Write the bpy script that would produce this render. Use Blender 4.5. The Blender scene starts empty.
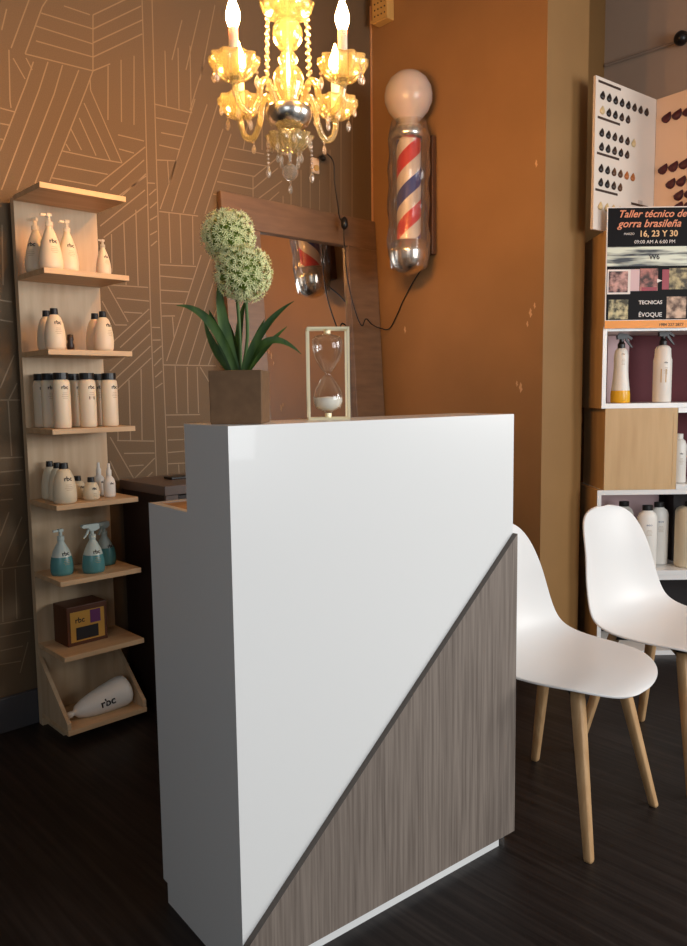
import bpy, bmesh, math, random
from mathutils import Vector, Matrix
random.seed(7)
PI = math.pi
C = bpy.context.scene.collection
scn = bpy.context.scene

# ---------------------------------------------------------------- camera, sky, lights, exposure
YAW, PITCH, ROLL, CAMZ = 0.8155, 0.1051, -0.013, 1.22
fw = Vector((math.cos(YAW)*math.cos(PITCH), math.sin(YAW)*math.cos(PITCH), -math.sin(PITCH)))
rt = Vector((math.sin(YAW), -math.cos(YAW), 0)); up = rt.cross(fw)
cr, sr = math.cos(ROLL), math.sin(ROLL)
r2, u2 = cr*rt + sr*up, -sr*rt + cr*up
cam = bpy.data.cameras.new('camera'); camo = bpy.data.objects.new('camera', cam); C.objects.link(camo)
M = Matrix.Identity(4)
for i in range(3):
    M[i][0], M[i][1], M[i][2] = r2[i], u2[i], -fw[i]
M[2][3] = CAMZ
camo.matrix_world = M
cam.sensor_fit = 'VERTICAL'; cam.sensor_height = 36; cam.lens = 769/946*36; cam.clip_start = 0.05
scn.camera = camo

w = bpy.data.worlds.new('sky'); scn.world = w; w.use_nodes = True
bg = w.node_tree.nodes['Background']; bg.inputs[0].default_value = (0.80, 0.90, 1.0, 1); bg.inputs[1].default_value = 0.15

def area(name, loc, target, sx, sy, power, col):
    l = bpy.data.lights.new(name, 'AREA'); l.shape = 'RECTANGLE'; l.size = sx; l.size_y = sy
    l.energy = power; l.color = col
    o = bpy.data.objects.new(name, l); C.objects.link(o); o.location = loc
    o.rotation_euler = (Vector(target)-Vector(loc)).to_track_quat('-Z', 'Y').to_euler()
    return o
area('storefront_daylight', (1.9, -2.7, 1.6), (1.7, 1.5, 0.9), 2.0, 1.8, 92, (0.97, 0.985, 1.0))
area('corner_window_daylight', (4.7, -1.9, 1.9), (2.0, 1.4, 0.9), 1.6, 1.6, 90, (1.0, 0.985, 0.96))
area('left_fill', (-2.0, -1.2, 1.8), (1.2, 1.6, 0.9), 1.6, 1.6, 17, (0.85, 0.93, 1.0))  # added fill to lift the desk's left side, not a known window

scn.view_settings.view_transform = 'Standard'; scn.view_settings.look = 'None'
scn.view_settings.exposure = 0.0; scn.view_settings.gamma = 1; scn.view_settings.use_curve_mapping = False
BULB = 530

# ---------------------------------------------------------------- helpers
def lin(c):
    c = c/255
    return c/12.92 if c <= 0.04045 else ((c+0.055)/1.055)**2.4
def rgb(r, g, b): return (lin(r), lin(g), lin(b), 1)
def mat(name, col, rough=0.5, metal=0, trans=0, ior=1.45, emit=None, es=0, alpha=1, coat=0, spec=0.5, noise=None, bump=None, sub=0):
    m = bpy.data.materials.new(name); m.use_nodes = True; nt = m.node_tree
    p = nt.nodes['Principled BSDF']
    p.inputs['Base Color'].default_value = col; p.inputs['Roughness'].default_value = rough
    p.inputs['Metallic'].default_value = metal; p.inputs['Transmission Weight'].default_value = trans
    p.inputs['IOR'].default_value = ior; p.inputs['Alpha'].default_value = alpha
    p.inputs['Coat Weight'].default_value = coat; p.inputs['Specular IOR Level'].default_value = spec
    if sub: p.inputs['Subsurface Weight'].default_value = sub; p.inputs['Subsurface Scale'].default_value = 0.02
    if emit: p.inputs['Emission Color'].default_value = emit; p.inputs['Emission Strength'].default_value = es
    if noise:   # (colour2, scale vector, detail, lo, hi)
        c2, sc, det, lo, hi = noise
        tc = nt.nodes.new('ShaderNodeTexCoord'); mp = nt.nodes.new('ShaderNodeMapping'); mp.inputs['Scale'].default_value = sc
        n = nt.nodes.new('ShaderNodeTexNoise'); n.inputs['Scale'].default_value = 1; n.inputs['Detail'].default_value = det
        r = nt.nodes.new('ShaderNodeValToRGB'); r.color_ramp.elements[0].position = lo; r.color_ramp.elements[1].position = hi
        r.color_ramp.elements[0].color = col; r.color_ramp.elements[1].color = c2
        L = nt.links.new
        L(tc.outputs['Object'], mp.inputs['Vector']); L(mp.outputs[0], n.inputs['Vector']); L(n.outputs['Fac'], r.inputs[0]); L(r.outputs[0], p.inputs['Base Color'])
        if bump:
            b = nt.nodes.new('ShaderNodeBump'); b.inputs['Strength'].default_value = bump; b.inputs['Distance'].default_value = 0.002
            L(n.outputs['Fac'], b.inputs['Height']); L(b.outputs[0], p.inputs['Normal'])
    return m
def thin_glass(name, tint, gloss=0.12, rough=0.05, transl=0.0, tcol=(1, 1, 1, 1), opaq=1.0):
    # thin see-through sheet: mostly transparent, partly glossy, partly translucent
    m = bpy.data.materials.new(name); m.use_nodes = True; nt = m.node_tree; nt.nodes.remove(nt.nodes['Principled BSDF'])
    out = nt.nodes['Material Output']
    t = nt.nodes.new('ShaderNodeBsdfTransparent'); t.inputs[0].default_value = tint
    g = nt.nodes.new('ShaderNodeBsdfGlossy'); g.inputs['Roughness'].default_value = rough
    lw = nt.nodes.new('ShaderNodeLayerWeight'); lw.inputs[0].default_value = gloss
    mx = nt.nodes.new('ShaderNodeMixShader'); L = nt.links.new
    L(lw.outputs['Facing'], mx.inputs[0]); L(t.outputs[0], mx.inputs[1]); L(g.outputs[0], mx.inputs[2])
    last = mx
    if transl:
        d = nt.nodes.new('ShaderNodeBsdfTranslucent'); d.inputs[0].default_value = tcol
        d2 = nt.nodes.new('ShaderNodeBsdfDiffuse'); d2.inputs[0].default_value = tcol
        m0 = nt.nodes.new('ShaderNodeMixShader'); m0.inputs[0].default_value = 0.5; L(d.outputs[0], m0.inputs[1]); L(d2.outputs[0], m0.inputs[2])
        m2 = nt.nodes.new('ShaderNodeMixShader'); m2.inputs[0].default_value = transl
        L(mx.outputs[0], m2.inputs[1]); L(m0.outputs[0], m2.inputs[2]); last = m2
    L(last.outputs[0], out.inputs[0])
    return m

def tag(o, label=None, cat=None, group=None, kind=None):
    if label: o['label'] = label
    if cat: o['category'] = cat
    if group: o['group'] = group
    if kind: o['kind'] = kind
    return o
def thing(name, label, cat, loc=(0, 0, 0), rz=0, group=None):
    o = bpy.data.objects.new(name, None); C.objects.link(o); o.empty_display_size = 0.05
    o.location = loc; o.rotation_euler = (0, 0, rz)
    return tag(o, label, cat, group)
def obj(name, bm, m, parent=None, smooth=False, loc=None, mats=None, bevel=0):
    me = bpy.data.meshes.new(name); bm.normal_update(); bm.to_mesh(me); bm.free()
    if smooth:
        for p in me.polygons: p.use_smooth = True
    for mm in (mats or [m]): me.materials.append(mm)
    o = bpy.data.objects.new(name, me); C.objects.link(o)
    if parent: o.parent = parent
    if loc: o.location = loc
    if bevel:
        b = o.modifiers.new('bevel', 'BEVEL'); b.width = bevel; b.segments = 2; b.limit_method = 'ANGLE'
    return o
def dup(root, loc, rz=None, label=None, name=None):
    r = root.copy(); C.objects.link(r); r.location = loc
    if rz is not None: r.rotation_euler = (0, 0, rz)
    if label: r['label'] = label
    for ch in list(root.children):
        c = ch.copy(); C.objects.link(c); c.parent = r
        for g in list(ch.children):
            d = g.copy(); C.objects.link(d); d.parent = c
    return r
def BM(): return bmesh.new()
def box(bm, x0, x1, y0, y1, z0, z1, mi=0, mtx=None):
    vs = [bm.verts.new((x, y, z)) for z in (z0, z1) for y in (y0, y1) for x in (x0, x1)]
    if mtx: 
        for v in vs: v.co = mtx @ v.co
    for f in ((0, 2, 3, 1), (4, 5, 7, 6), (0, 1, 5, 4), (2, 6, 7, 3), (0, 4, 6, 2), (1, 3, 7, 5)):
        bm.faces.new([vs[i] for i in f]).material_index = mi
    return bm
def prism(bm, pts, d, axis='y', mi=0):
    # pts: 2D outline; extruded from d[0] to d[1] along axis
    def P(a, b, c):
        return {'y': (a, c, b), 'x': (c, a, b), 'z': (a, b, c)}[axis]
    A = [bm.verts.new(P(p[0], p[1], d[0])) for p in pts]; B = [bm.verts.new(P(p[0], p[1], d[1])) for p in pts]
    n = len(pts)
    bm.faces.new(A).material_index = mi; bm.faces.new(B[::-1]).material_index = mi
    for i in range(n): bm.faces.new((A[i], B[i], B[(i+1) % n], A[(i+1) % n])).material_index = mi
    bmesh.ops.recalc_face_normals(bm, faces=bm.faces)
    return bm
def lathe(bm, prof, seg=24, mi=0, mtx=None, flute=None, c=(0, 0, 0)):
    # prof: (r, z) from bottom to top; flute=(n, amplitude) scallops the radius
    rings = []
    for r, z in prof:
        if r < 1e-6: rings.append([bm.verts.new((c[0], c[1], c[2]+z))]); continue
        ring = []
        for k in range(seg):
            a = 2*PI*k/seg; q = r*(1+(flute[1]*math.cos(a*flute[0]) if flute else 0))
            ring.append(bm.verts.new((c[0]+q*math.cos(a), c[1]+q*math.sin(a), c[2]+z)))
        rings.append(ring)
    for A, B in zip(rings, rings[1:]):
        for k in range(seg):
            k2 = (k+1) % seg
            if len(A) == 1 and len(B) == 1: continue
            if len(A) == 1: f = bm.faces.new((A[0], B[k2], B[k]))
            elif len(B) == 1: f = bm.faces.new((A[k], A[k2], B[0]))
            else: f = bm.faces.new((A[k], A[k2], B[k2], B[k]))
            f.material_index = mi
    if mtx:
        for ring in rings:
            for v in ring: v.co = mtx @ v.co
    return bm
def ball(bm, c, r, seg=12, rings=8, sz=1, mi=0, flute=None):
    prof = [(r*math.sin(PI*i/rings) if 0 < i < rings else 0, -r*sz*math.cos(PI*i/rings)) for i in range(rings+1)]
    return lathe(bm, prof, seg, mi, c=c, flute=flute)
def smooth_path(pts, n=8):
    P = [Vector(p) for p in pts]; out = []
    for i in range(len(P)-1):
        p0, p1, p2, p3 = P[max(i-1, 0)], P[i], P[i+1], P[min(i+2, len(P)-1)]
        for k in range(n):
            t = k/n
            out.append(0.5*((2*p1)+(p2-p0)*t+(2*p0-5*p1+4*p2-p3)*t*t+(3*p1-p0-3*p2+p3)*t**3))
    out.append(P[-1]); return out
def tube(bm, pts, r, seg=8, mi=0, sm=0, cap=True):
    P = smooth_path(pts, sm) if sm else [Vector(p) for p in pts]
    n = len(P); R = r if callable(r) else (lambda t: r)
    rings = []; side = None
    for i, p in enumerate(P):
        d = (P[min(i+1, n-1)]-P[max(i-1, 0)]).normalized()
        if side is None: side = d.orthogonal().normalized()
        else: side = (side-d*side.dot(d)).normalized()
        b = d.cross(side); q = R(i/(n-1))
        rings.append([bm.verts.new(p+q*(math.cos(2*PI*k/seg)*side+math.sin(2*PI*k/seg)*b)) for k in range(seg)])
    for A, B in zip(rings, rings[1:]):
        for k in range(seg): bm.faces.new((A[k], A[(k+1) % seg], B[(k+1) % seg], B[k])).material_index = mi
    if cap:
        bm.faces.new(rings[0][::-1]).material_index = mi; bm.faces.new(rings[-1]).material_index = mi
    return bm
def text_bm(s, size, shear=0, align='CENTER', ext=0.0003, bold=0):
    cu = bpy.data.curves.new('lettering', 'FONT'); cu.body = s; cu.size = size; cu.shear = shear; cu.align_x = align
    cu.extrude = ext; cu.offset = bold; cu.resolution_u = 3
    o = bpy.data.objects.new('lettering', cu); C.objects.link(o)
    bpy.context.view_layer.update()
    me = bpy.data.meshes.new_from_object(o.evaluated_get(bpy.context.evaluated_depsgraph_get()))
    bm = BM(); bm.from_mesh(me)
    bpy.data.objects.remove(o); bpy.data.curves.remove(cu); bpy.data.meshes.remove(me)
    return bm      # letters lie in the local xy plane, upright along y
def upright(bm, x, y, z):   # stand letters up facing -y at (x,y,z)
    for v in bm.verts: v.co = Vector((v.co.x+x, y-v.co.z, v.co.y+z))
    return bm
def wrap(bm, prof, z):       # bend letters round a bottle of profile prof, facing -y, baseline at z
    ps = sorted((q[1], q[0]) for q in prof)
    for v in bm.verts:
        zz = z+v.co.y; R = ps[0][1]
        for (a, ra), (b, rb) in zip(ps, ps[1:]):
            if a <= zz <= b and b > a: R = ra+(rb-ra)*(zz-a)/(b-a)
        R += 0.0006+v.co.z; a = v.co.x/R
        v.co = Vector((R*math.sin(a), -R*math.cos(a), zz))
    return bm

# ---------------------------------------------------------------- materials
m_floor = mat('dark_wood_vinyl', rgb(28, 23, 22), 0.42, spec=0.35, noise=(rgb(56, 49, 46), (60, 2.2, 60), 6, 0.42, 0.85), bump=0.25)
m_paper = mat('taupe_wallpaper', rgb(96, 78, 56), 0.75, noise=(rgb(106, 87, 64), (300, 300, 300), 2, 0.3, 0.7))
m_line = mat('metallic_wallpaper_line', rgb(138, 117, 90), 0.5, metal=0.1)
m_ochre_shift = mat('ochre_paint_light_shift', rgb(140, 104, 60), 0.6, noise=(rgb(148, 111, 65), (3, 3, 3), 4, 0.35, 0.7))  # same ochre paint, its hue shift under other light put into the colour
m_orange = mat('ochre_paint', rgb(152, 114, 72), 0.55, noise=(rgb(162, 122, 78), (3, 3, 3), 4, 0.35, 0.7), bump=0.15)
m_chip = mat('bare_plaster', rgb(215, 180, 140), 0.8)
m_greywall = mat('grey_plaster', rgb(178, 154, 134), 0.8, noise=(rgb(186, 162, 142), (2, 2, 2), 3, 0.3, 0.7))
m_ceil = mat('ceiling_plaster', rgb(170, 158, 148), 0.85)
m_skirt = mat('dark_skirting', rgb(70, 70, 74), 0.5)
m_skirtw = mat('brown_skirting', rgb(84, 66, 54), 0.5, noise=(rgb(60, 45, 36), (40, 40, 4), 3, 0.4, 0.6))
m_white = mat('white_laminate', rgb(232, 232, 230), 0.28, coat=0.2)
m_grey_oak = mat('grey_wood_laminate', rgb(134, 122, 112), 0.5, noise=(rgb(98, 87, 79), (170, 170, 4), 8, 0.36, 0.74), bump=0.2)
m_greyedge = mat('grey_edge_band', rgb(96, 88, 82), 0.5)
m_worktop = mat('striped_oak_worktop', rgb(214, 170, 112), 0.4, noise=(rgb(176, 128, 76), (3, 60, 3), 3, 0.4, 0.6))
m_birch = mat('birch_board', rgb(206, 180, 146), 0.5, noise=(rgb(190, 160, 126), (30, 30, 3), 4, 0.35, 0.7))
m_birchh = mat('birch_shelf_board', rgb(212, 180, 140), 0.5, noise=(rgb(196, 160, 120), (3, 30, 30), 4, 0.35, 0.7))
m_beech = mat('beech_panel', rgb(206, 172, 124), 0.5, noise=(rgb(194, 158, 110), (25, 25, 2.5), 4, 0.35, 0.7))
m_maroon = mat('maroon_panel', rgb(92, 14, 28), 0.6)
m_darkpanel = mat('dark_panel', rgb(38, 32, 32), 0.6)
m_pink = mat('pale_pink_card', rgb(214, 186, 190), 0.6)
m_console = mat('espresso_console', rgb(44, 30, 26), 0.4)
m_consoletop = mat('console_top', rgb(98, 84, 78), 0.35)
m_black = mat('black_plastic', rgb(20, 18, 18), 0.35)
m_cream = mat('cream_bottle', rgb(232, 214, 186), 0.35, sub=0.15)
m_pump = mat('clear_pump', rgb(240, 226, 200), 0.3, alpha=0.6)
m_creamw = mat('white_bottle', rgb(232, 228, 220), 0.35)
m_ivory = mat('ivory_bottle', rgb(226, 214, 186), 0.4)
m_teal = mat('teal_liquid_bottle', rgb(84, 144, 148), 0.25)
m_tealtop = mat('milky_clear_plastic', rgb(200, 214, 208), 0.3)
m_yellow = mat('yellow_liquid', rgb(232, 176, 40), 0.25)
m_ink = mat('black_ink', rgb(26, 22, 22), 0.6)
m_tan = mat('tan_print', rgb(178, 150, 110), 0.6)
m_bluei = mat('blue_ink', rgb(60, 86, 130), 0.6)
m_giftbox = mat('brown_gift_box', rgb(84, 44, 22), 0.45)
m_gold = mat('gold_card', rgb(196, 146, 66), 0.4, metal=0.3)
m_purple = mat('purple_print', rgb(96, 40, 90), 0.5)
m_shell = mat('white_chair_shell', rgb(222, 221, 219), 0.38)
m_leg = mat('beech_chair_leg', rgb(196, 158, 114), 0.5, noise=(rgb(176, 136, 92), (60, 60, 6), 4, 0.35, 0.7))
m_pot = mat('taupe_planter', rgb(118, 88, 60), 0.7, noise=(rgb(106, 78, 52), (40, 40, 40), 3, 0.3, 0.7))
m_leaf = mat('green_leaf', rgb(52, 80, 34), 0.5, noise=(rgb(90, 118, 50), (40, 40, 12), 3, 0.4, 0.8))
m_stem = mat('green_stem', rgb(84, 110, 56), 0.6)
m_petal = mat('white_green_petal', rgb(252, 250, 190), 0.6, sub=0.1)
m_core = mat('green_flower_core', rgb(120, 142, 52), 0.7)
m_brass = mat('pale_brass', rgb(250, 236, 196), 0.35, metal=0.6)
m_clear = thin_glass('clear_glass', (0.96, 0.97, 0.96, 1), 0.25, 0.03)
m_sand = mat('white_sand', rgb(240, 236, 226), 0.8)
m_chrome = mat('chrome', rgb(235, 230, 220), 0.24, metal=1)
m_plate = mat('shadow_brown_plate', rgb(96, 64, 42), 0.4, metal=0.3)  # plate coloured brown to stand in for the shadow beside the pole
m_opal = mat('opal_globe', rgb(204, 190, 180), 0.2, sub=0.2)
m_wrap = thin_glass('plastic_wrap', (0.94, 0.93, 0.92, 1), 0.35, 0.12, 0.05, (0.9, 0.85, 0.8, 1))
m_frame = mat('brown_mirror_frame', rgb(122, 94, 70), 0.4, noise=(rgb(104, 80, 60), (6, 6, 40), 4, 0.35, 0.7))
m_mirror = mat('mirror_glass', rgb(235, 232, 228), 0.02, metal=1)
m_crystal = thin_glass('cut_crystal', (0.97, 0.94, 0.76, 1), 0.55, 0.14, 0.17, (0.95, 0.9, 0.52, 1))
m_drop = thin_glass('crystal_drop', (1, 0.97, 0.92, 1), 0.6, 0.08, 0.25, (1.0, 0.9, 0.75, 1))
m_candle = mat('candle_sleeve', rgb(244, 232, 208), 0.5, sub=0.2)
m_bulb = mat('lit_bulb', (1, 0.7, 0.35, 1), 0.4, emit=(1.0, 0.46, 0.13, 1), es=BULB)
m_socket = mat('socket_plastic', rgb(224, 200, 170), 0.5)
m_beige = mat('beige_plastic', rgb(206, 166, 96), 0.5)
m_board = mat('chart_board', rgb(222, 208, 194), 0.55)
m_board2 = mat('chart_board_pink', rgb(226, 196, 170), 0.55)
m_bar = mat('chart_bar', rgb(56, 36, 26), 0.6)
m_poster = mat('poster_black', rgb(14, 11, 12), 0.5, spec=0.15)
m_preflect = mat('poster_reflection', rgb(214, 222, 204), 0.3, noise=(rgb(26, 28, 34), (3, 3, 34), 4, 0.46, 0.58))  # streaky gloss reflection painted onto the poster
m_porange = mat('poster_orange', rgb(236, 150, 40), 0.4)
m_ptitle = mat('poster_copper', rgb(222, 140, 100), 0.4)
m_pdate = mat('poster_sand', rgb(226, 184, 130), 0.4)
m_pwhite = mat('poster_white', rgb(228, 220, 214), 0.4)
def photo_mat(name, a, b, s): return mat(name, rgb(*a), 0.5, noise=(rgb(*b), (s, s, s), 5, 0.4, 0.62))
m_ph = [photo_mat('photo_dark_hair', (62, 34, 34), (206, 160, 150), 30), photo_mat('photo_brown_hair', (70, 48, 44), (180, 120, 110), 34),
        photo_mat('photo_olive', (70, 62, 44), (190, 176, 130), 36), photo_mat('photo_green', (58, 56, 34), (206, 196, 150), 40), photo_mat('photo_blond', (92, 66, 50), (216, 186, 160), 26)]
m_pred = mat('poster_red', rgb(150, 40, 56), 0.4)

# ---------------------------------------------------------------- the setting
WY, WX = 2.83, 2.89
ms = lambda o: tag(o, kind='structure')
ms(obj('floor', box(BM(), -3, 5.6, -3, 3.0, -0.1, 0), m_floor))
ms(obj('ceiling', box(BM(), -3, 5.6, -3, 3.0, 3.4, 3.5), m_ceil))
bm = box(BM(), -3, WX, WY, 3.0, 0, 3.4)
def strip(bm, a, b, wd=0.0042):
    a, b = Vector(a), Vector(b); d = (b-a).normalized()*wd/2; n = Vector((-d.y, d.x))
    vs = [bm.verts.new((p.x, WY-0.0006, p.y)) for p in (a-n, a+n, b+n, b-n)]
    f = bm.faces.new(vs); f.material_index = 1; f.normal_update()
    if f.normal.y > 0: f.normal_flip()
LINES = [(1.62,2.747,1.617,2.374,1.605,1.599,1.603,0.868),(1.664,2.761,1.659,2.384,1.652,1.602,1.656,0.863),(1.095,2.55,1.074,2.475),(1.175,2.605,1.103,2.424),(1.221,2.596,1.151,2.418),(1.095,2.416,1.089,2.248,1.091,2.222),(1.108,2.392,1.146,2.332),(1.153,2.405,1.173,2.37),(1.302,2.625,1.401,2.625),(1.216,2.574,1.411,2.578),(1.195,2.524,1.408,2.524),(1.192,2.473,1.406,2.477),(1.151,2.418,1.403,2.427),(1.413,2.628,1.403,2.427),(1.413,2.628,1.617,2.775),(1.411,2.578,1.615,2.723),(1.408,2.528,1.617,2.672),(1.406,2.477,1.615,2.62),(1.403,2.427,1.474,2.471),(1.465,2.461,1.455,2.262),(1.52,2.498,1.511,2.267),(1.576,2.528,1.564,2.268),(1.179,2.399,1.148,2.316,1.104,2.211,1.045,2.068),(1.232,2.413,1.194,2.307,1.042,1.936),(1.286,2.417,1.249,2.307,1.096,1.945),(1.347,2.415,1.314,2.337,1.162,1.98),(1.403,2.427,1.372,2.351,1.215,1.993),(1.053,2.213,1.103,2.211),(1.05,2.161,1.081,2.162),(1.047,2.108,1.058,2.109),(1.39,2.398,1.39,2.355,1.506,2.114),(1.362,2.302,1.458,2.112),(1.34,2.244,1.4,2.121),(1.306,2.197,1.343,2.13),(1.284,2.14,1.299,2.118),(1.27,2.112,1.416,2.111,1.506,2.114),(1.25,2.059,1.444,2.06),(1.225,2.009,1.399,2.009),(1.494,2.216,1.605,2.216),(1.496,2.164,1.559,2.161),(1.395,2.009,1.609,2.194),(1.453,2.004,1.602,2.143),(1.5,1.989,1.608,2.091),(1.428,1.94,1.608,2.083),(1.404,1.862,1.601,2.028),(1.416,1.821,1.608,1.973),(1.449,1.838,1.445,1.692),(1.503,1.895,1.502,1.649),(1.557,1.945,1.554,1.651),(1.438,1.644,1.598,1.648),(1.459,1.596,1.6,1.594),(1.418,1.65,1.504,1.506),(1.398,1.58,1.448,1.492),(1.488,1.544,1.567,1.544),(1.448,1.492,1.499,1.494),(1.406,1.401,1.599,1.563),(1.465,1.405,1.599,1.519),(1.418,1.313,1.599,1.464),(1.424,1.27,1.599,1.415),(1.444,1.239,1.599,1.367),(1.446,1.233,1.439,1.042),(1.497,1.278,1.493,1.037),(1.552,1.322,1.544,1.036),(1.435,1.04,1.598,1.029),(1.462,0.987,1.598,0.98),(1.482,0.935,1.546,0.934),(1.406,1.055,1.501,0.881,1.598,0.959),(1.55,0.876,1.585,0.902),(1.401,0.961,1.436,0.882),(1.656,2.368,1.832,2.374),(1.663,2.317,1.811,2.325),(1.683,2.264,1.785,2.269),(1.672,2.214,1.764,2.215),(1.66,2.154,1.752,2.168),(1.714,2.585,1.712,2.373),(1.775,2.613,1.77,2.375),(1.832,2.637,1.827,2.377),(1.708,2.159,1.711,2.066),(1.748,2.167,1.718,2.087),(1.848,2.433,1.719,2.09,1.666,1.964),(1.907,2.425,1.752,2.053,1.719,1.963),(1.962,2.444,1.815,2.063,1.772,1.964),(1.984,2.343,1.869,2.072,1.825,1.968),(2.025,2.331,1.922,2.081,1.88,1.975),(1.661,1.954,1.845,1.962),(1.706,1.954,1.706,1.755),(1.758,1.958,1.758,1.756),(1.818,1.963,1.814,1.759),(1.656,1.743,1.827,1.753),(1.654,1.698,1.808,1.7),(1.652,1.642,1.789,1.645),(1.656,1.59,1.756,1.593),(1.657,1.538,1.717,1.542),(1.705,1.537,1.709,1.451),(1.854,1.803,1.775,1.611,1.67,1.356),(1.903,1.8,1.822,1.614,1.714,1.345),(1.949,1.784,1.887,1.636,1.77,1.341),(1.921,1.579,1.824,1.338),(1.927,1.46,1.871,1.338),(1.656,1.34,1.912,1.34),(1.709,1.336,1.71,1.139),(1.767,1.333,1.764,1.137),(1.816,1.333,1.816,1.138),(1.831,1.334,1.874,1.27),(1.658,1.134,1.823,1.131),(1.661,1.084,1.752,1.082),(1.662,1.03,1.75,1.028),(1.661,0.978,1.748,0.979),(1.659,0.931,1.746,0.928),(1.709,0.924,1.71,0.881),(1.611,2.057,1.647,2.061),(1.618,2.011,1.651,2.04),(1.62,1.961,1.653,1.99),(1.618,1.914,1.651,1.935),(1.616,1.856,1.648,1.875),(1.618,1.813,1.646,1.836),(1.609,1.49,1.645,1.491),(1.609,1.439,1.646,1.441),(1.611,1.389,1.649,1.417),(1.611,1.335,1.647,1.368),(1.614,1.29,1.647,1.315),(1.614,1.246,1.647,1.266),(2.011,2.274,2.202,2.282),(1.985,2.22,2.223,2.233),(1.966,2.171,2.149,2.175),(1.945,2.119,2.136,2.12),(1.923,2.064,2.14,2.065),(2.143,2.174,2.299,2.297),(2.136,2.12,2.28,2.236),(2.14,2.065,2.302,2.183),(2.198,2.061,2.283,2.131),(2.137,2.172,2.134,2.064),(2.306,2.117,2.305,2.063),(2.356,2.219,2.352,2.061),(2.417,2.252,2.413,2.066),(2.474,2.285,2.469,2.065),(2.532,2.227,2.529,2.069),(2.603,2.379,2.597,2.074),(2.678,2.534,2.67,2.084),(2.755,2.645,2.744,2.022),(1.037,1.817,1.029,1.61),(1.015,1.557,1.057,1.553),(1.011,1.488,1.056,1.483),(1.053,1.366,0.998,1.249),(1.058,1.267,1.027,1.21),(0.995,1.207,1.065,1.206),(1.023,1.203,1.024,1.006),(0.983,1.001,1.064,0.999),(0.98,0.951,1.062,0.952),(0.977,0.903,1.048,0.902),(0.975,0.851,1.019,0.85),(1.003,0.804,0.967,0.721),(1.048,0.781,0.968,0.612),(1.062,0.697,1.021,0.618),(0.96,0.602,1.067,0.599),(0.967,0.597,0.959,0.406),(1.013,0.593,1.009,0.407),(0.948,0.401,1.065,0.398),(0.946,0.353,1.054,0.351),(0.943,0.302,1.025,0.301),(0.94,0.252,1.015,0.246),(1.044,0.311,1.009,0.202),(1.798,2.727,1.745,2.559),(1.886,2.793,1.809,2.537),(1.961,2.836,1.876,2.515),(1.903,2.601,1.822,2.383),(1.292,2.71,1.221,2.596),(2.13,2.454,2.087,2.277),(2.196,2.461,2.191,2.297),(2.269,2.465,2.265,2.303)]

for s in LINES:
    for i in range(0, len(s)-2, 2): strip(bm, s[i:i+2], s[i+2:i+4])
ms(obj('wall_back', bm, m_paper, mats=[m_paper, m_line]))
bm = box(BM(), WX, 3.22, 1.822, 3.0, 0, 3.4)
def chip(bm, y, z, s):
    k = [(-.5, -.2), (-.2, .1), (-.3, .5), (.1, .9), (.3, .4), (.5, .1), (.2, -.3), (.1, -.8)]
    f = bm.faces.new([bm.verts.new((WX-0.0006, y+a*s, z+b*s*1.4)) for a, b in k]); f.material_index = 1
for y, z, s in ((1.846+.02, 2.16, .014), (1.865, 1.575, .012), (1.885, 1.545, .018), (1.90, 1.50, .012), (2.609, 1.522, .016), (1.93, 1.227, .02), (1.95, 1.245, .012)): chip(bm, y, z, s)
wr = ms(obj('wall_right', bm, m_orange, mats=[m_orange, m_chip, m_ochre_shift]))
for q in wr.data.polygons:
    if q.normal.y < -.9 or q.normal.x > .9: q.material_index = 2
ms(obj('wall_far', box(BM(), 3.22, 4.0, 2.17, 3.0, 0, 3.4), m_ochre_shift))
ms(obj('wall_side', box(BM(), 4.0, 4.1, 0.2, 3.0, 0, 3.4), m_greywall))
ms(obj('baseboard_back', box(BM(), -3, WX, WY-0.02, WY-0.0007, 0, 0.13), m_skirt, bevel=0.004))
ms(obj('baseboard_right', box(BM(), WX-0.016, WX-0.001, 1.822, WY-0.02, 0, 0.09), m_skirtw, bevel=0.003))
ms(obj('trim_1', box(BM(), WX-0.008, WX-0.001, WY-0.009, WY-0.0015, 0.13, 3.12), mat('corner_bead', rgb(196, 150, 108), 0.6)))
ms(obj('trim_2', tube(BM(), [(3.99, 2.16, 2.933), (3.99, 1.0, 2.925), (3.99, 0.3, 2.92)], 0.008), mat('conduit', rgb(160, 140, 124), 0.6)))

# ---------------------------------------------------------------- reception desk
W_, D1, D2, ZT, ZC = 0.838, 0.182, 0.374, 1.158, 0.972
DRZ = -0.0879
desk = thing('reception_desk', 'tall white reception desk with a triangular grey wood front panel', 'desk', (0.8427, 1.2135, 0), DRZ)
t = 0.018
bm = BM()
side = [(t, 0), (D2-0.022, 0), (D2-0.022, 0.05), (D2, 0.05), (D2, ZC), (D1, ZC), (D1, ZT), (t, ZT)]
def sidep(x0, x1):
    b = prism(BM(), side, (x0, x1), 'x'); return b
obj('side_panel', sidep(0, t), m_white, desk)
obj('side_panel', sidep(W_-t, W_), m_white, desk, bevel=0.0015)
obj('front_panel', box(BM(), 0, W_, 0, t, 0.030, ZT), m_white, desk)
obj('inner_panel', box(BM(), t, W_-t, D1-t, D1, ZC-0.2, ZT-t-.0005), m_white, desk)
obj('top_board', box(BM(), t, W_-t, t, D1, ZT-t, ZT), m_white, desk)
obj('worktop', box(BM(), t, W_-t, D1, D2-t, ZC-0.025, ZC-0.003), m_worktop, desk)
obj('worktop_edge', box(BM(), t, W_-t, D2-t, D2, ZC-0.03, ZC), m_white, desk)
obj('plinth', box(BM(), 0, W_-0.045, 0.0, 0.018, 0, 0.0295), m_white, desk)
th = 0.016
wp = prism(BM(), [(0.0, 0.033), (W_, 0.033), (W_, 0.848), (0.0, 0.097)], (-th, -0.0005), 'y')
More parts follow.
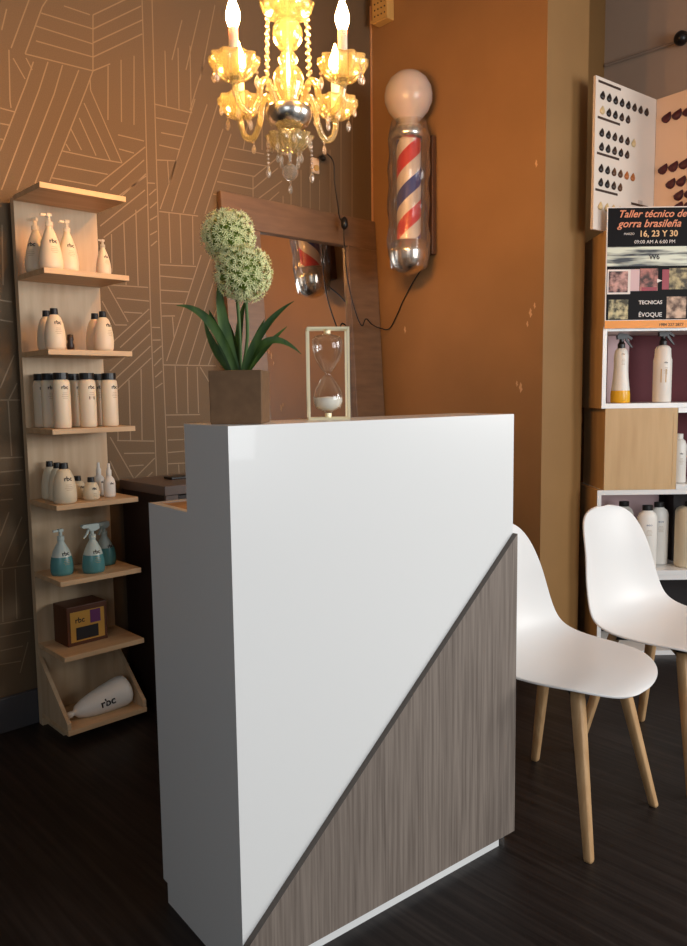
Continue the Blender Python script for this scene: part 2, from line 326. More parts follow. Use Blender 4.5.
p = obj('wood_panel', wp, m_grey_oak, desk, mats=[m_grey_oak, m_greyedge])
for f in p.data.polygons:
    if f.normal.y > -0.9: f.material_index = 1

# ---------------------------------------------------------------- potted allium
h_ = Vector((math.cos(YAW), math.sin(YAW), 0)); r_ = Vector((math.sin(YAW), -math.cos(YAW), 0))
RZV = YAW-PI/2
def at(d, l, z): v = d*h_+l*r_; return (v.x, v.y, z)
pot = thing('potted_allium', 'artificial plant with two round white-green flower heads in a square taupe pot', 'plant', at(1.605, -0.212, 1.158), RZV-0.06)
a = 0.0535; b = BM()
pts = []
for z, s in ((0, a*0.98), (0.108, a)): pts.append([b.verts.new((x*s, y*s, z)) for x, y in ((-1, -1), (1, -1), (1, 1), (-1, 1))])
ins = [[b.verts.new((x*s, y*s, z)) for x, y in ((-1, -1), (1, -1), (1, 1), (-1, 1))] for z, s in ((0.108, a-0.006), (0.085, a-0.007))]
b.faces.new(pts[0][::-1])
for A, B in ((pts[0], pts[1]), (pts[1], ins[0]), (ins[0], ins[1])):
    for i in range(4): b.faces.new((A[i], A[(i+1) % 4], B[(i+1) % 4], B[i]))
b.faces.new(ins[1])
obj('planter', b, m_pot, pot, bevel=0.0015)
def leaf_bm(base, mid, tip, wd, face=(0, -1, 0)):
    b = BM(); P = []
    base, mid, tip = Vector(base), Vector(mid), Vector(tip); N = 14; prev = None
    for i in range(N+1):
        q = i/N; c = (1-q)**2*base+2*q*(1-q)*mid+q*q*tip; d = ((mid-base)*(1-q)+(tip-mid)*q).normalized()
        sd = d.cross(Vector(face)); sd = sd.normalized() if sd.length > 1e-4 else Vector((1, 0, 0)); n = sd.cross(d).normalized()
        wv = wd*(0.55+0.9*q if q < 0.4 else 0.91*(1-((q-0.4)/0.6)**1.8)+0.0)*0.5+0.0004
        row = [b.verts.new(c-sd*wv+n*wv*0.35), b.verts.new(c-n*0.0), b.verts.new(c+sd*wv+n*wv*0.35)]
        if prev:
            for k in (0, 1): b.faces.new((prev[k], prev[k+1], row[k+1], row[k]))
        prev = row
    return b
def Lf(dz, *pts): return [(p[0]+0.212, dz+(p[2] if len(p) > 2 else 0), p[1]-1.158) for p in pts]
leaves = [(0.018, (-.215, 1.25), (-.255, 1.40), (-.332, 1.398), -.02), (0.018, (-.217, 1.25), (-.262, 1.35), (-.280, 1.395), .02), (0.022, (-.213, 1.25), (-.25, 1.37), (-.247, 1.45), -.01),
          (0.020, (-.210, 1.25), (-.235, 1.36), (-.262, 1.40), .03), (0.016, (-.208, 1.25), (-.17, 1.36), (-.092, 1.402), -.02), (0.016, (-.205, 1.25), (-.16, 1.375), (-.083, 1.298), .0),
          (0.014, (-.205, 1.25), (-.185, 1.33), (-.165, 1.375), .03), (0.016, (-.222, 1.25), (-.275, 1.31), (-.295, 1.375), .03), (0.018, (-.215, 1.25), (-.222, 1.36), (-.205, 1.42), .035),
          (0.014, (-.207, 1.25), (-.175, 1.31), (-.12, 1.36), .04)]
for wd, p0, p1, p2, dy in leaves:
    obj('leaf', leaf_bm((p0[0]+.212, dy*.3, p0[1]-1.158), (p1[0]+.212, dy, p1[1]-1.158), (p2[0]+.212, dy*1.6, p2[1]-1.158), wd*1.15, (random.uniform(-.5, .5), -1, 0.3)), m_leaf, pot, smooth=True)
for (l, z, R, dy) in ((-.232, 1.543, .052, .02), (-.193, 1.459, .055, -.03)):
    c = Vector((l+.212, dy, z-1.158))
    obj('flower_stem', tube(BM(), [(0.002, 0, .09), (c.x*0.6+0.01, dy*.6, c.z*0.6), tuple(c)], .0035, 8, sm=6), m_stem, pot, smooth=True)
    b = ball(BM(), c, R*.66, 16, 12, mi=1)
    for k in range(420):
        zz = 1-2*(k+.5)/420; ph = k*2.39996; q = math.sqrt(1-zz*zz)
        n = Vector((q*math.cos(ph), q*math.sin(ph), zz)); n = (n+Vector([random.gauss(0, .06) for _ in range(3)])).normalized()
        u = n.orthogonal().normalized(); v = n.cross(u); rr = R*random.uniform(.86, 1.06); ctr = c+n*rr
        # pedicel
        s0 = c+n*R*.6; wv = u*.0006; w2 = v*.0006
        b.faces.new([b.verts.new(x) for x in (s0-wv, s0+wv, ctr+wv, ctr-wv)]).material_index = 1
        b.faces.new([b.verts.new(x) for x in (s0-w2, s0+w2, ctr+w2, ctr-w2)]).material_index = 1
        a0 = random.uniform(0, 1)
        for j in range(6):
            an = a0+j*PI/3; dr = (math.cos(an)*u+math.sin(an)*v); sd = n.cross(dr); L = random.uniform(.0065, .009)
            tip = ctr+dr*L+n*L*.55; md = ctr+dr*L*.5+n*L*.15
            b.faces.new([b.verts.new(x) for x in (ctr, md+sd*.0012, tip, md-sd*.0012)])
    obj('flower_head', b, m_petal, pot, mats=[m_petal, m_core])

# ---------------------------------------------------------------- hourglass
hg = thing('hourglass', 'glass hourglass with white sand in a pale brass wire frame on the desk', 'hourglass', at(1.77, -0.033, 1.158), RZV+0.10)
b = BM(); fx, fy, fz, q = .045, .028, .207, .0024
for y in (-fy, fy):
    for x in (-fx, fx): box(b, x-q, x+q, y-q, y+q, 0, fz)
    for z in (q, fz-q): box(b, -fx, fx, y-q, y+q, z-q, z+q)
for x in (-fx, fx):
    for z in (q, fz-q): box(b, x-q, x+q, -fy, fy, z-q, z+q)
for z in (q, fz-q): box(b, -.004, .004, -fy, fy, z-q, z+q)
obj('wire_frame', b, m_brass, hg)
gp = [(.007, .012), (.010, .018), (.024, .026), (.0285, .040), (.0285, .050), (.024, .070), (.012, .094), (.0035, .1035), (.012, .113), (.024, .137), (.0285, .160), (.0285, .178), (.024, .188), (.010, .193), (.007, .195)]
obj('glass_bulbs', lathe(BM(), [(r*1.2 if .02 < z < .19 and r > .004 else r, z) for r, z in gp], 28), m_clear, hg, smooth=True)
obj('sand', lathe(BM(), [(0, .020), (.010, .0205), (.027, .029), (.0325, .042), (.0325, .049), (0, .052)], 28), m_sand, hg, smooth=True)
obj('cap', lathe(BM(), [(0, .0045), (.008, .0045), (.008, .014), (0, .014)], 16), m_brass, hg)
obj('cap', lathe(BM(), [(0, .193), (.008, .193), (.008, .2025), (0, .2025)], 16), m_brass, hg)

# ---------------------------------------------------------------- chandelier
ch = thing('chandelier', 'small lit crystal chandelier with candle bulbs and hanging drops', 'chandelier', at(2.305, -0.143, 1.782), RZV+0.075)
Z = lambda z: z-1.80
obj('crown_bowl', lathe(BM(), [(.018, Z(2.290)), (.040, Z(2.292)), (.064, Z(2.305)), (.076, Z(2.335)), (.072, Z(2.335)), (.060, Z(2.31)), (.036, Z(2.298)), (.018, Z(2.296))], 40, flute=(10, .05)), m_crystal, ch, smooth=True)
obj('ball_stem', lathe(BM(), [(.012, Z(2.205)), (.026, Z(2.212)), (.039, Z(2.232)), (.042, Z(2.25)), (.039, Z(2.27)), (.026, Z(2.287)), (.014, Z(2.292))], 36, flute=(12, .03)), m_crystal, ch, smooth=True)
obj('urn_stem', lathe(BM(), [(.030, Z(2.045)), (.022, Z(2.06)), (.028, Z(2.08)), (.040, Z(2.105)), (.044, Z(2.13)), (.038, Z(2.15)), (.022, Z(2.165)), (.026, Z(2.175)), (.028, Z(2.185)), (.020, Z(2.198)), (.010, Z(2.206))], 36, flute=(12, .03)), m_crystal, ch, smooth=True)
obj('silver_bowl', lathe(BM(), [(0, Z(1.985)), (.030, Z(1.988)), (.055, Z(2.003)), (.067, Z(2.028)), (.066, Z(2.045)), (.060, Z(2.053)), (.030, Z(2.056)), (0, Z(2.056))], 32), m_chrome, ch, smooth=True)
obj('crystal_basket', lathe(BM(), [(.012, Z(1.925)), (.034, Z(1.930)), (.050, Z(1.945)), (.066, Z(1.972)), (.060, Z(1.974)), (.045, Z(1.952)), (.03, Z(1.94)), (.012, Z(1.934))], 60, flute=(10, .10)), m_crystal, ch, smooth=True)
obj('stem_rod', tube(BM(), [(0, 0, Z(1.90)), (0, 0, Z(2.60))], .005, 8), m_chrome, ch)
obj('hanging_chain', tube(BM(), [(0, 0, Z(2.60)), (0, 0, Z(3.36))], .006, 8), m_chrome, ch)
obj('canopy', lathe(BM(), [(0, Z(3.35)), (.05, Z(3.355)), (.06, Z(3.399)), (0, Z(3.399))], 24), m_chrome, ch, smooth=True)
drop_me = None
def drop(c, s=1.0, n=2):
    # little octagonal beads above one faceted pear drop, hanging down from c
    b = BM(); x, y, z = c
    for k in range(n): z -= .007*s; ball(b, (x, y, z), .0045*s, 6, 4); z -= .006*s
    lathe(b, [(0, -.036*s), (.005*s, -.032*s), (.0085*s, -.022*s), (.006*s, -.010*s), (0, 0)], 8, c=(x, y, z))
    return b
def chain(b, p0, p1, n, r, sag=0):
    for k in range(n):
        q = (k+.5)/n; p = Vector(p0).lerp(Vector(p1), q); p.z -= sag*4*q*(1-q); ball(b, p, r, 8, 6)
    return b
RA = .205; ZA = 0
for k in range(4):
    an = PI/4+k*PI/2; ca, sa = math.cos(an), math.sin(an)
    P = lambda r, z: (r*ca, r*sa, Z(z))
    arm = obj('arm', tube(BM(), [P(.045, 2.03), P(.062, 2.07), P(.085, 2.102), P(.108, 2.085), P(.122, 2.035), P(.150, 2.000), P(.185, 2.010), P(.203, 2.045), P(.205, 2.078)], .0095, 10, sm=6), m_crystal, ch, smooth=True)
    cx, cy = RA*ca, RA*sa
    pan = obj('drip_pan', lathe(BM(), [(.008, Z(2.066)), (.028, Z(2.070)), (.050, Z(2.086)), (.063, Z(2.110)), (.064, Z(2.126)), (.060, Z(2.124)), (.056, Z(2.108)), (.044, Z(2.092)), (.026, Z(2.078)), (.008, Z(2.075))], 60, flute=(10, .085), c=(cx, cy, 0)), m_crystal, ch, smooth=True)
    obj('candle_tube', lathe(BM(), [(.0, Z(2.076)), (.016, Z(2.076)), (.013, Z(2.09)), (.0128, Z(2.20)), (0, Z(2.20))], 16, c=(cx, cy, 0)), m_candle, ch, smooth=False)
    obj('bulb', lathe(BM(), [(0, Z(2.201)), (.012, Z(2.204)), (.0185, Z(2.222)), (.0185, Z(2.238)), (.012, Z(2.260)), (.004, Z(2.280)), (0, Z(2.292))], 12, c=(cx, cy, 0)), m_bulb, ch, smooth=True)
    for j in range(5):
        a2 = an+(j-2)*1.15
        obj('crystal_drop', drop((cx+.060*math.cos(a2), cy+.060*math.sin(a2), Z(2.108)), 1.0 if j % 2 == 0 else .8, 2 if j % 2 == 0 else 1), m_drop, pan)
    obj('crystal_drop', drop(P(.150, 1.992), .8, 1), m_drop, arm)
    obj('bead_chain', chain(BM(), (.078*ca, .078*sa, Z(2.315)), P(.086, 2.115), 10, .0062), m_drop, ch)
for k in range(8):
    an = k*PI/4+.2
    obj('crystal_drop', drop((.062*math.cos(an), .062*math.sin(an), Z(1.972)), .75, (1, 3, 1, 1)[k % 4]), m_drop, ch)
for k, (lx, ly) in enumerate(((-.062, -.02), (.062, -.02))):
    b = chain(BM(), (lx, ly, Z(1.965)), (lx, ly, Z(1.875)), 8, .004)
    lathe(b, [(0, -.036), (.006, -.030), (.008, -.020), (0, 0)], 8, c=(lx, ly, Z(1.872 if k else 1.885)))
    obj('long_drop', b, m_drop, ch)
for k in range(8):
    an = k*2*PI/8
    obj('crystal_drop', drop((.034*math.cos(an), .034*math.sin(an), Z(1.934)), .75, 1+k % 2), m_drop, ch)
obj('crystal_ball', ball(BM(), (0, 0, Z(1.872)), .024, 10, 7), m_drop, ch)
obj('long_drop', drop((0, 0, Z(1.850)), .8, 1), m_drop, ch)

# ---------------------------------------------------------------- barber pole on the ochre wall
bp = thing('barber_pole', 'plastic-wrapped barber pole with white globe hung on the ochre wall', 'barber pole', (2.757, 2.462, 1.76), RZV)
obj('globe', lathe(BM(), [(.045, .690), (.062, .702), (.090, .735), (.108, .775), (.110, .805), (.104, .840), (.085, .875), (.055, .900), (.025, .910), (0, .912)], 36), m_opal, bp, smooth=True)
obj('top_cap', lathe(BM(), [(0, .600), (.072, .600), (.086, .606), (.088, .640), (.080, .652), (.070, .664), (.060, .680), (.050, .695), (0, .695)], 36), m_chrome, bp, smooth=True)
obj('bottom_cap', lathe(BM(), [(0, 0), (.02, .002), (.05, .014), (.075, .040), (.086, .070), (.088, .100), (.090, .112), (.082, .122), (.082, .150), (.070, .156), (0, .156)], 36), m_chrome, bp, smooth=True)
# turning striped cylinder
ms_ = bpy.data.materials.new('barber_stripes'); ms_.use_nodes = True; nt = ms_.node_tree; N = nt.nodes.new; Lk = nt.links.new
tc = N('ShaderNodeTexCoord'); sx = N('ShaderNodeSeparateXYZ'); Lk(tc.outputs['Object'], sx.inputs[0])
at2 = N('ShaderNodeMath'); at2.operation = 'ARCTAN2'; Lk(sx.outputs['Y'], at2.inputs[0]); Lk(sx.outputs['X'], at2.inputs[1])
m1 = N('ShaderNodeMath'); m1.operation = 'MULTIPLY_ADD'; m1.inputs[1].default_value = -1/(2*PI); m1.inputs[2].default_value = 0.0; Lk(at2.outputs[0], m1.inputs[0])
m2_ = N('ShaderNodeMath'); m2_.operation = 'MULTIPLY_ADD'; m2_.inputs[1].default_value = 1/.29; Lk(sx.outputs['Z'], m2_.inputs[0]); Lk(m1.outputs[0], m2_.inputs[2])
m3 = N('ShaderNodeMath'); m3.operation = 'FRACT'; m4 = N('ShaderNodeMath'); m4.operation = 'ADD'; m4.inputs[1].default_value = 0.04; Lk(m2_.outputs[0], m4.inputs[0]); Lk(m4.outputs[0], m3.inputs[0])
cr_ = N('ShaderNodeValToRGB'); cr_.color_ramp.interpolation = 'CONSTANT'; Lk(m3.outputs[0], cr_.inputs[0])
e = cr_.color_ramp.elements; e[0].position = 0; e[0].color = rgb(214, 40, 36); e[1].position = .27; e[1].color = rgb(232, 220, 206)
for ps, cl in ((.5, rgb(44, 60, 140)), (.75, rgb(232, 220, 206))): n_ = e.new(ps); n_.color = cl
Lk(cr_.outputs[0], nt.nodes['Principled BSDF'].inputs['Base Color']); nt.nodes['Principled BSDF'].inputs['Roughness'].default_value = .4
obj('striped_cylinder', lathe(BM(), [(0, .150), (.056, .150), (.056, .605), (0, .605)], 36), ms_, bp, smooth=False)
for p in bp.children[-1].data.polygons: p.use_smooth = abs(p.normal.z) < .5
obj('glass_tube', lathe(BM(), [(.076, .150), (.076, .604)], 36), m_clear, bp, smooth=True)
b = BM(); seg = 60; prev = None; rnd = random.Random(3)
ph = [rnd.uniform(0, 6) for _ in range(6)]
for i in range(40):
    z = .03+i*.66/39; z0 = z/.66
    base = .094+.004*math.sin(z*40+ph[0]); 
    if i < 5: base = .082+.003*i
    if i > 34: base = .097-.004*(i-34)
    ring = []
    for k in range(seg):
        a_ = 2*PI*k/seg
        rr = base+.0035*math.sin(7*a_+ph[1]+9*z)+.0025*math.sin(13*a_-22*z+ph[2])+.0015*math.sin(23*a_+37*z)
        ring.append(b.verts.new((rr*math.cos(a_), rr*math.sin(a_), z)))
    if prev:
        for k in range(seg): b.faces.new((prev[k], prev[(k+1) % seg], ring[(k+1) % seg], ring[k]))
    prev = ring
obj('plastic_film', b, m_wrap, bp, smooth=True)
mm = Matrix.Rotation(-RZV, 4, 'Z')
b = box(BM(), .098, .128, -.06, .06, .10, .64, mtx=mm)
obj('wall_plate', b, m_plate, bp, bevel=.004)
b = box(BM(), .03, .1, -.015, .015, .115, .15, mtx=mm); box(b, .03, .1, -.015, .015, .61, .64, mtx=mm)
obj('bracket', b, m_chrome, bp)

# ---------------------------------------------------------------- mirror leaning on the console
mz = .8885; lean = math.radians(3.4)
mr = thing('wall_mirror', 'large mirror in a broad brown wood frame leaning behind the desk', 'mirror', (1.94, WY-.0715-.0305, mz)); mr.rotation_euler = (-lean, 0, 0)
MW, MH, SW, TWD = .938, 1.19, .20, .145
def fr(x0, x1, z0, z1): return box(BM(), x0, x1, 0, .028, z0, z1)
obj('top_rail', fr(0, MW, MH-TWD, MH), m_frame, mr, bevel=.003)
obj('bottom_rail', fr(0, MW, 0, .12), m_frame, mr, bevel=.003)
obj('stile', fr(0, SW, .12, MH-TWD), m_frame, mr, bevel=.003)
obj('stile', fr(MW-SW, MW, .12, MH-TWD), m_frame, mr, bevel=.003)
obj('mirror_glass', box(BM(), SW-.002, MW-SW+.002, .022, .026, .118, MH-TWD+.002), m_mirror, mr)

# ---------------------------------------------------------------- dark console
co = thing('console_table', 'dark brown console table behind the white desk carrying the mirror', 'console table', (1.425, 2.46, 0))
CW = 1.44; CD = .345
obj('table_top', box(BM(), 0, CW, 0, CD, .852, .887), m_consoletop, co, bevel=.002)
obj('side_panel', box(BM(), .006, .030, .012, CD-.01, 0, .852), m_console, co)
obj('side_panel', box(BM(), CW-.03, CW-.006, .012, CD-.01, 0, .852), m_console, co)
obj('back_panel', box(BM(), .030, CW-.03, CD-.03, CD-.012, .02, .852), m_console, co)
obj('front_post', box(BM(), .004, .055, -.0005, .0115, .0, .851), m_consoletop, co)
obj('drawer_front', box(BM(), .07, .70, .02, .038, .66, .845), m_console, co)
tag(obj('phone', box(BM(), -.045, .045, -.03, .03, 0, .009), m_black, loc=(1.60, 2.66, .8875), bevel=.002), 'small flat black phone lying on the dark console', 'phone')

# ---------------------------------------------------------------- socket and cord
so = thing('wall_socket', 'small pale wall socket above the mirror with a black plug', 'wall socket', (2.50, WY-.0008, 2.285))
obj('face_plate', box(BM(), -.022, .022, -.012, 0, -.035, .035), m_socket, so, bevel=.003)
obj('outlet', lathe(BM(), [(0, 0), (.014, 0), (.014, .008), (0, .008)], 20, mtx=Matrix.Translation((0, -.011, -.012)) @ Matrix.Rotation(PI/2, 4, 'X')), m_beige, so)
cd = thing('power_cord', 'black power cord drooping from the wall socket to the barber pole', 'power cord', (2.51, 2.79, 2.33))
O = Vector((2.51, 2.79, 2.33))
path = [(2.51, 2.79, 2.325), (2.535, 2.772, 2.333), (2.575, 2.775, 2.30), (2.588, 2.785, 2.22), (2.602, 2.78, 2.12), (2.604, 2.768, 2.05), (2.602, 2.74, 2.02), (2.598, 2.735, 1.95), (2.600, 2.722, 1.80), (2.618, 2.715, 1.69), (2.655, 2.710, 1.585), (2.685, 2.705, 1.540),
        (2.712, 2.705, 1.575), (2.760, 2.71, 1.550), (2.83, 2.72, 1.535), (2.878, 2.705, 1.535), (2.882, 2.655, 1.60), (2.882, 2.610, 1.67), (2.882, 2.540, 1.757), (2.874, 2.450, 1.840), (2.866, 2.425, 1.880)]
obj('cable', tube(BM(), [Vector(p)-O for p in path], .0032, 6, sm=6), m_black, cd, smooth=True)
obj('plug', lathe(BM(), [(0, 0), (.012, .002), (.014, .02), (.008, .034), (0, .036)], 12, mtx=Matrix.Translation(Vector((2.512, 2.80, 2.318))-O) @ Matrix.Rotation(PI*.6, 4, 'X')), m_black, cd, smooth=True)
b = ball(BM(), Vector((2.602, 2.735, 2.02))-O, .018, 14, 10, sz=1.7)
obj('inline_switch', b, m_black, cd, smooth=True)

# ---------------------------------------------------------------- small beige box high in the corner
bb = thing('junction_box', 'small beige perforated box high on the ochre wall', 'junction box', (WX-.001, 2.72, 3.0))
obj('housing', box(BM(), -.05, 0, -.05, .05, 0, .2), m_beige, bb, bevel=.004)
obj('lip', box(BM(), -.056, -.050, -.054, .054, .004, .016), m_beige, bb)
b = BM()
for i in range(4):
    for j in range(6): ball(b, (-.051, -.035+i*.022, .03+j*.028), .004, 6, 4)
obj('hole', b, m_ink, bb)
tag(obj('camera_dome', ball(BM(), (0, 0, 0), .035, 14, 8), m_black, smooth=True, loc=(3.964, 1.745, 2.93)), 'small black dome on the grey side wall near the ceiling conduit', 'security camera')

# ---------------------------------------------------------------- tall product shelf
TX0, TX1, TF, TB = 1.06, 1.365, 2.547, 2.775
ZS = [1.9116, 1.6398, 1.3741, 1.1072, .8483, .5841, .3166, .0496]
tw = thing('display_shelf', 'tall narrow pale wood shelf of products against the patterned wallpaper', 'shelf', (TX0, TF, 0))
TWd, TD = TX1-TX0, TB-TF
obj('back_panel', box(BM(), 0, TWd, TD, TD+.03, 0, 1.905), m_birch, tw, bevel=.001)
for i, z in enumerate(ZS): obj('shelf_board', box(BM(), 0, TWd, 0, TD-.0005, z-.018, z), m_birchh, tw, bevel=.001)
for x in (0, TWd-.014):
    obj('side_bracket', prism(BM(), [(.004, .050), (TD-.001, .050), (TD-.001, .26), (.004, .075)], (x, x+.014), 'x'), m_birch, tw)
obj('base_strip', box(BM(), .02, TWd-.02, .09, TD-.001, 0, .031), m_birch, tw)

def lettering(parent, s, size, prof, z, m=None, bold=.0004):
    return obj('logo', wrap(text_bm(s, size, bold=bold), prof, z), m or m_ink, parent)
def fine_print(parent, prof, z, n=3, w_=.02, m=None):
    b = BM(); R = 1
    for k in range(n):
        zz = z-k*.006; ww = w_*(.7+.3*((k*37) % 3)/2)
        vs = []
        for j in range(9):
            x = -ww/2+ww*j/8
            for dz in (0, .0012): vs.append(b.verts.new((x, dz, 0)))
        for j in range(8): b.faces.new((vs[2*j], vs[2*j+2], vs[2*j+3], vs[2*j+1]))
        for v in vs: v.co.y += zz-z
    return obj('fine_print', wrap(b, prof, z), m or m_tan, parent)
CONE = [(0, 0), (.035, .001), (.0375, .012), (.0385, .03), (.035, .06), (.028, .092), (.019, .118), (.012, .134), (.0105, .142), (0, .142)]
def pump_bottle(name, prof, s, mats_, label, cat, group, loc, trigger=False, small=False, logo='rbc', lz=.085):
    o = thing(name, label, cat, loc, group=group)
    P = [(r*s, z*s) for r, z in prof]; top = P[-1][1]
    bd = obj('body', lathe(BM(), P, 28), mats_[0], o, smooth=True)
    b = lathe(BM(), [(.0125*s, top-.002), (.0125*s, top+.014*s), (.006*s, top+.016*s), (.006*s, top+.03*s), (0, top+.03*s)], 16)
    obj('collar', b, mats_[1], o, smooth=False)
    b = BM()
    if trigger:
        prism(b, [(-.040*s, top+.046*s), (-.034*s, top+.052*s), (.022*s, top+.052*s), (.026*s, top+.034*s), (.010*s, top+.026*s), (-.010*s, top+.028*s), (-.014*s, top+.038*s), (-.036*s, top+.040*s)], (-.008*s, .008*s), 'y')
        prism(b, [(-.014*s, top+.038*s), (-.022*s, top+.020*s), (-.034*s, top+.004*s), (-.030*s, top+.002*s), (-.016*s, top+.018*s), (-.008*s, top+.036*s)], (-.004*s, .004*s), 'y')
    else:
        box(b, -.008*s, .008*s, -.008*s, .008*s, top+.03*s, top+.040*s); box(b, -.028*s, -.006*s, -.004*s, .004*s, top+.031*s, top+.038*s)
    obj('pump_head', b, mats_[1], o)
    if logo: lettering(bd, logo, .020*s, P, lz*s); fine_print(bd, P, (lz-.014)*s, 4, .026*s)
    return o
def cap_bottle(name, prof, capr, caph, m, label, cat, group, loc, logo='rbc', ls=.018, lz=.1, capm=None, cap_taper=.9, body_mats=None, fp=True):
    o = thing(name, label, cat, loc, group=group); top = prof[-1][1]
    bd = obj('body', lathe(BM(), prof, 28), m, o, smooth=True)
    obj('cap', lathe(BM(), [(capr, top-.001), (capr*cap_taper, top+caph), (0, top+caph)], 20), capm or m_black, o)
    if logo: lettering(bd, logo, ls, prof, lz)
    if fp: fine_print(bd, prof, lz-.014, 4, ls*1.3)
    return o
G1, G2, G3, G4, G5 = 'cream pump bottles on the second shelf', 'squat cream bottles on the third shelf', 'tall cream bottles on the fourth shelf', 'rounded bottles on the fifth shelf', 'teal bottles on the sixth shelf'
z = ZS[1]
pb = pump_bottle('pump_bottle', CONE, 1.02, (m_cream, m_pump), 'large cream pump bottle at front left of the highest row of products', 'bottle', G1, (1.107, 2.60, z))
dup(pb, (1.096, 2.690, z), -.9, 'cream pump bottle at back left, half hidden behind a larger pump bottle')
q = dup(pb, (1.170, 2.605, z), 0, 'cream pump bottle standing second in front on the highest row of products'); q.scale = (.9, .9, .93)
q = dup(pb, (1.291, 2.590, z), .15, 'smallest cream pump bottle, alone at the right end of its shelf'); q.scale = (.66, .66, .66)
SQ = [(0, 0), (.030, .001), (.0335, .01), (.035, .035), (.033, .062), (.028, .089), (.021, .109), (.014, .117), (.011, .119), (0, .119)]
z = ZS[2]
sq = cap_bottle('squat_bottle', SQ, .0135, .020, m_cream, 'squat cream bottle with black cap at front left above the tall bottles', 'bottle', G2, (1.105, 2.592, z), lz=.085)
dup(sq, (1.113, 2.675, z), .2, 'squat cream bottle at back left, behind the front left bottle above the tall ones')
dup(sq, (1.279, 2.590, z), .35, 'squat cream bottle with black cap at the front right end above the tall ones')
dup(sq, (1.287, 2.668, z), .35, 'squat cream bottle at back right, peeking out behind the front right one')
tag(obj('dark_jar', lathe(BM(), [(0, 0), (.011, .001), (.013, .02), (.009, .032), (.012, .040), (.010, .055), (0, .058)], 14), m_console, smooth=True, loc=(1.172, 2.625, z)), 'tiny dark brown bottle beside the front left squat bottle', 'bottle')
CY = [(0, 0), (.026, .001), (.0285, .006), (.029, .02), (.029, .15), (.0275, .162), (.022, .168), (0, .168)]
z = ZS[3]
cy = cap_bottle('tall_bottle', CY, .0255, .022, m_cream, 'tall cream bottle with black cap, left one of the front row of three', 'bottle', G3, (1.117, 2.592, z), lz=.135, cap_taper=.97)
dup(cy, (1.210, 2.592, z), .1, 'tall cream bottle with black cap, middle one of the front row of three')
obj('brown_band', wrap(box(BM(), -.010, .010, 0, .010, 0, .0003), CY, .098), m_ink, [o for o in bpy.data.objects if o.name.startswith('tall_bottle') and o.parent is None][-1])
dup(cy, (1.296, 2.600, z), .25, 'tall cream bottle with black cap, right one of the front row of three')
dup(cy, (1.108, 2.737, z), -.2, 'tall cream bottle in the back corner, farthest left of the tall ones')
dup(cy, (1.108, 2.668, z), -.2, 'tall cream bottle second from left, directly behind the left front tall one')
dup(cy, (1.200, 2.690, z), .5, 'tall cream bottle in the back row between the left and middle front ones')
dup(cy, (1.290, 2.690, z), .1, 'tall cream bottle in the back row between the middle and right front ones')
z = ZS[4]
RD = [(0, 0), (.034, .001), (.039, .008), (.040, .030), (.038, .060), (.032, .090), (.023, .112), (.016, .120), (0, .120)]
rd = cap_bottle('round_bottle', RD, .016, .020, m_ivory, 'rounded ivory bottle with large black lettering, front of a row of three', 'bottle', G4, (1.110, 2.590, z), lz=.080, ls=.022)
dup(rd, (1.122, 2.672, z), .3, 'rounded ivory bottle, middle of a row of three going back').scale = (.85, .85, .97)
dup(rd, (1.122, 2.738, z), .3, 'rounded ivory bottle, rearmost of a row of three going back').scale = (.8, .8, .98)
SJ = [(0, 0), (.024, .001), (.028, .006), (.029, .022), (.026, .045), (.019, .060), (.012, .064), (0, .064)]
sj = cap_bottle('small_bottle', SJ, .013, .017, m_ivory, 'small stubby bottle with black cap in front, below the middle tall one', 'bottle', 'small stubby bottles on the fifth shelf', (1.214, 2.605, z), lz=.038, ls=.012)
dup(sj, (1.200, 2.685, z), .2, 'small stubby bottle with black cap behind the other stubby bottle')
WP = [(0, 0), (.019, .001), (.0215, .006), (.0215, .052), (.018, .066), (.010, .076), (.008, .080), (0, .080)]
o = thing('spray_bottle', 'small white mist bottle in front near the right shelf end', 'bottle', (1.293, 2.625, z), group='white mist bottles on the fifth shelf')
obj('body', lathe(BM(), WP, 22), m_creamw, o, smooth=True); obj('mist_cap', lathe(BM(), [(.0095, .079), (.0095, .098), (.006, .104), (.005, .122), (0, .124)], 14), m_creamw, o, smooth=True)
lettering(o, 'rbc', .010, WP, .048)
dup(o, (1.287, 2.695, z), .2, 'small white mist bottle behind the other, near the right shelf end')
z = ZS[5]
TC = [(0, 0), (.036, .001), (.039, .012), (.0395, .03), (.037, .052), (.034, .066), (.028, .086), (.019, .104), (.012, .116), (.010, .124), (0, .124)]
def teal(label, loc, rz, trig, s=1):
    o = pump_bottle('teal_pump_bottle', TC, s, (m_tealtop, m_tealtop), label, 'bottle', G5, loc, trigger=trig, lz=.072)
    o.rotation_euler.z = rz
    lo = [q for q in TC if q[1] <= .066]; b = lathe(BM(), [(r+.0004 if r else 0, zz+.0002) for r, zz in lo], 28)
    obj('liquid', b, m_teal, o, smooth=True); return o
teal('teal and white pump bottle standing alone at left on its shelf', (1.116, 2.660, z), .1, False)
teal('teal and white spray bottle in front at the middle of its shelf', (1.212, 2.612, z), PI*.0, True)
teal('teal and white spray bottle at the back right, partly hidden by another', (1.300, 2.700, z), .35, True, .92)
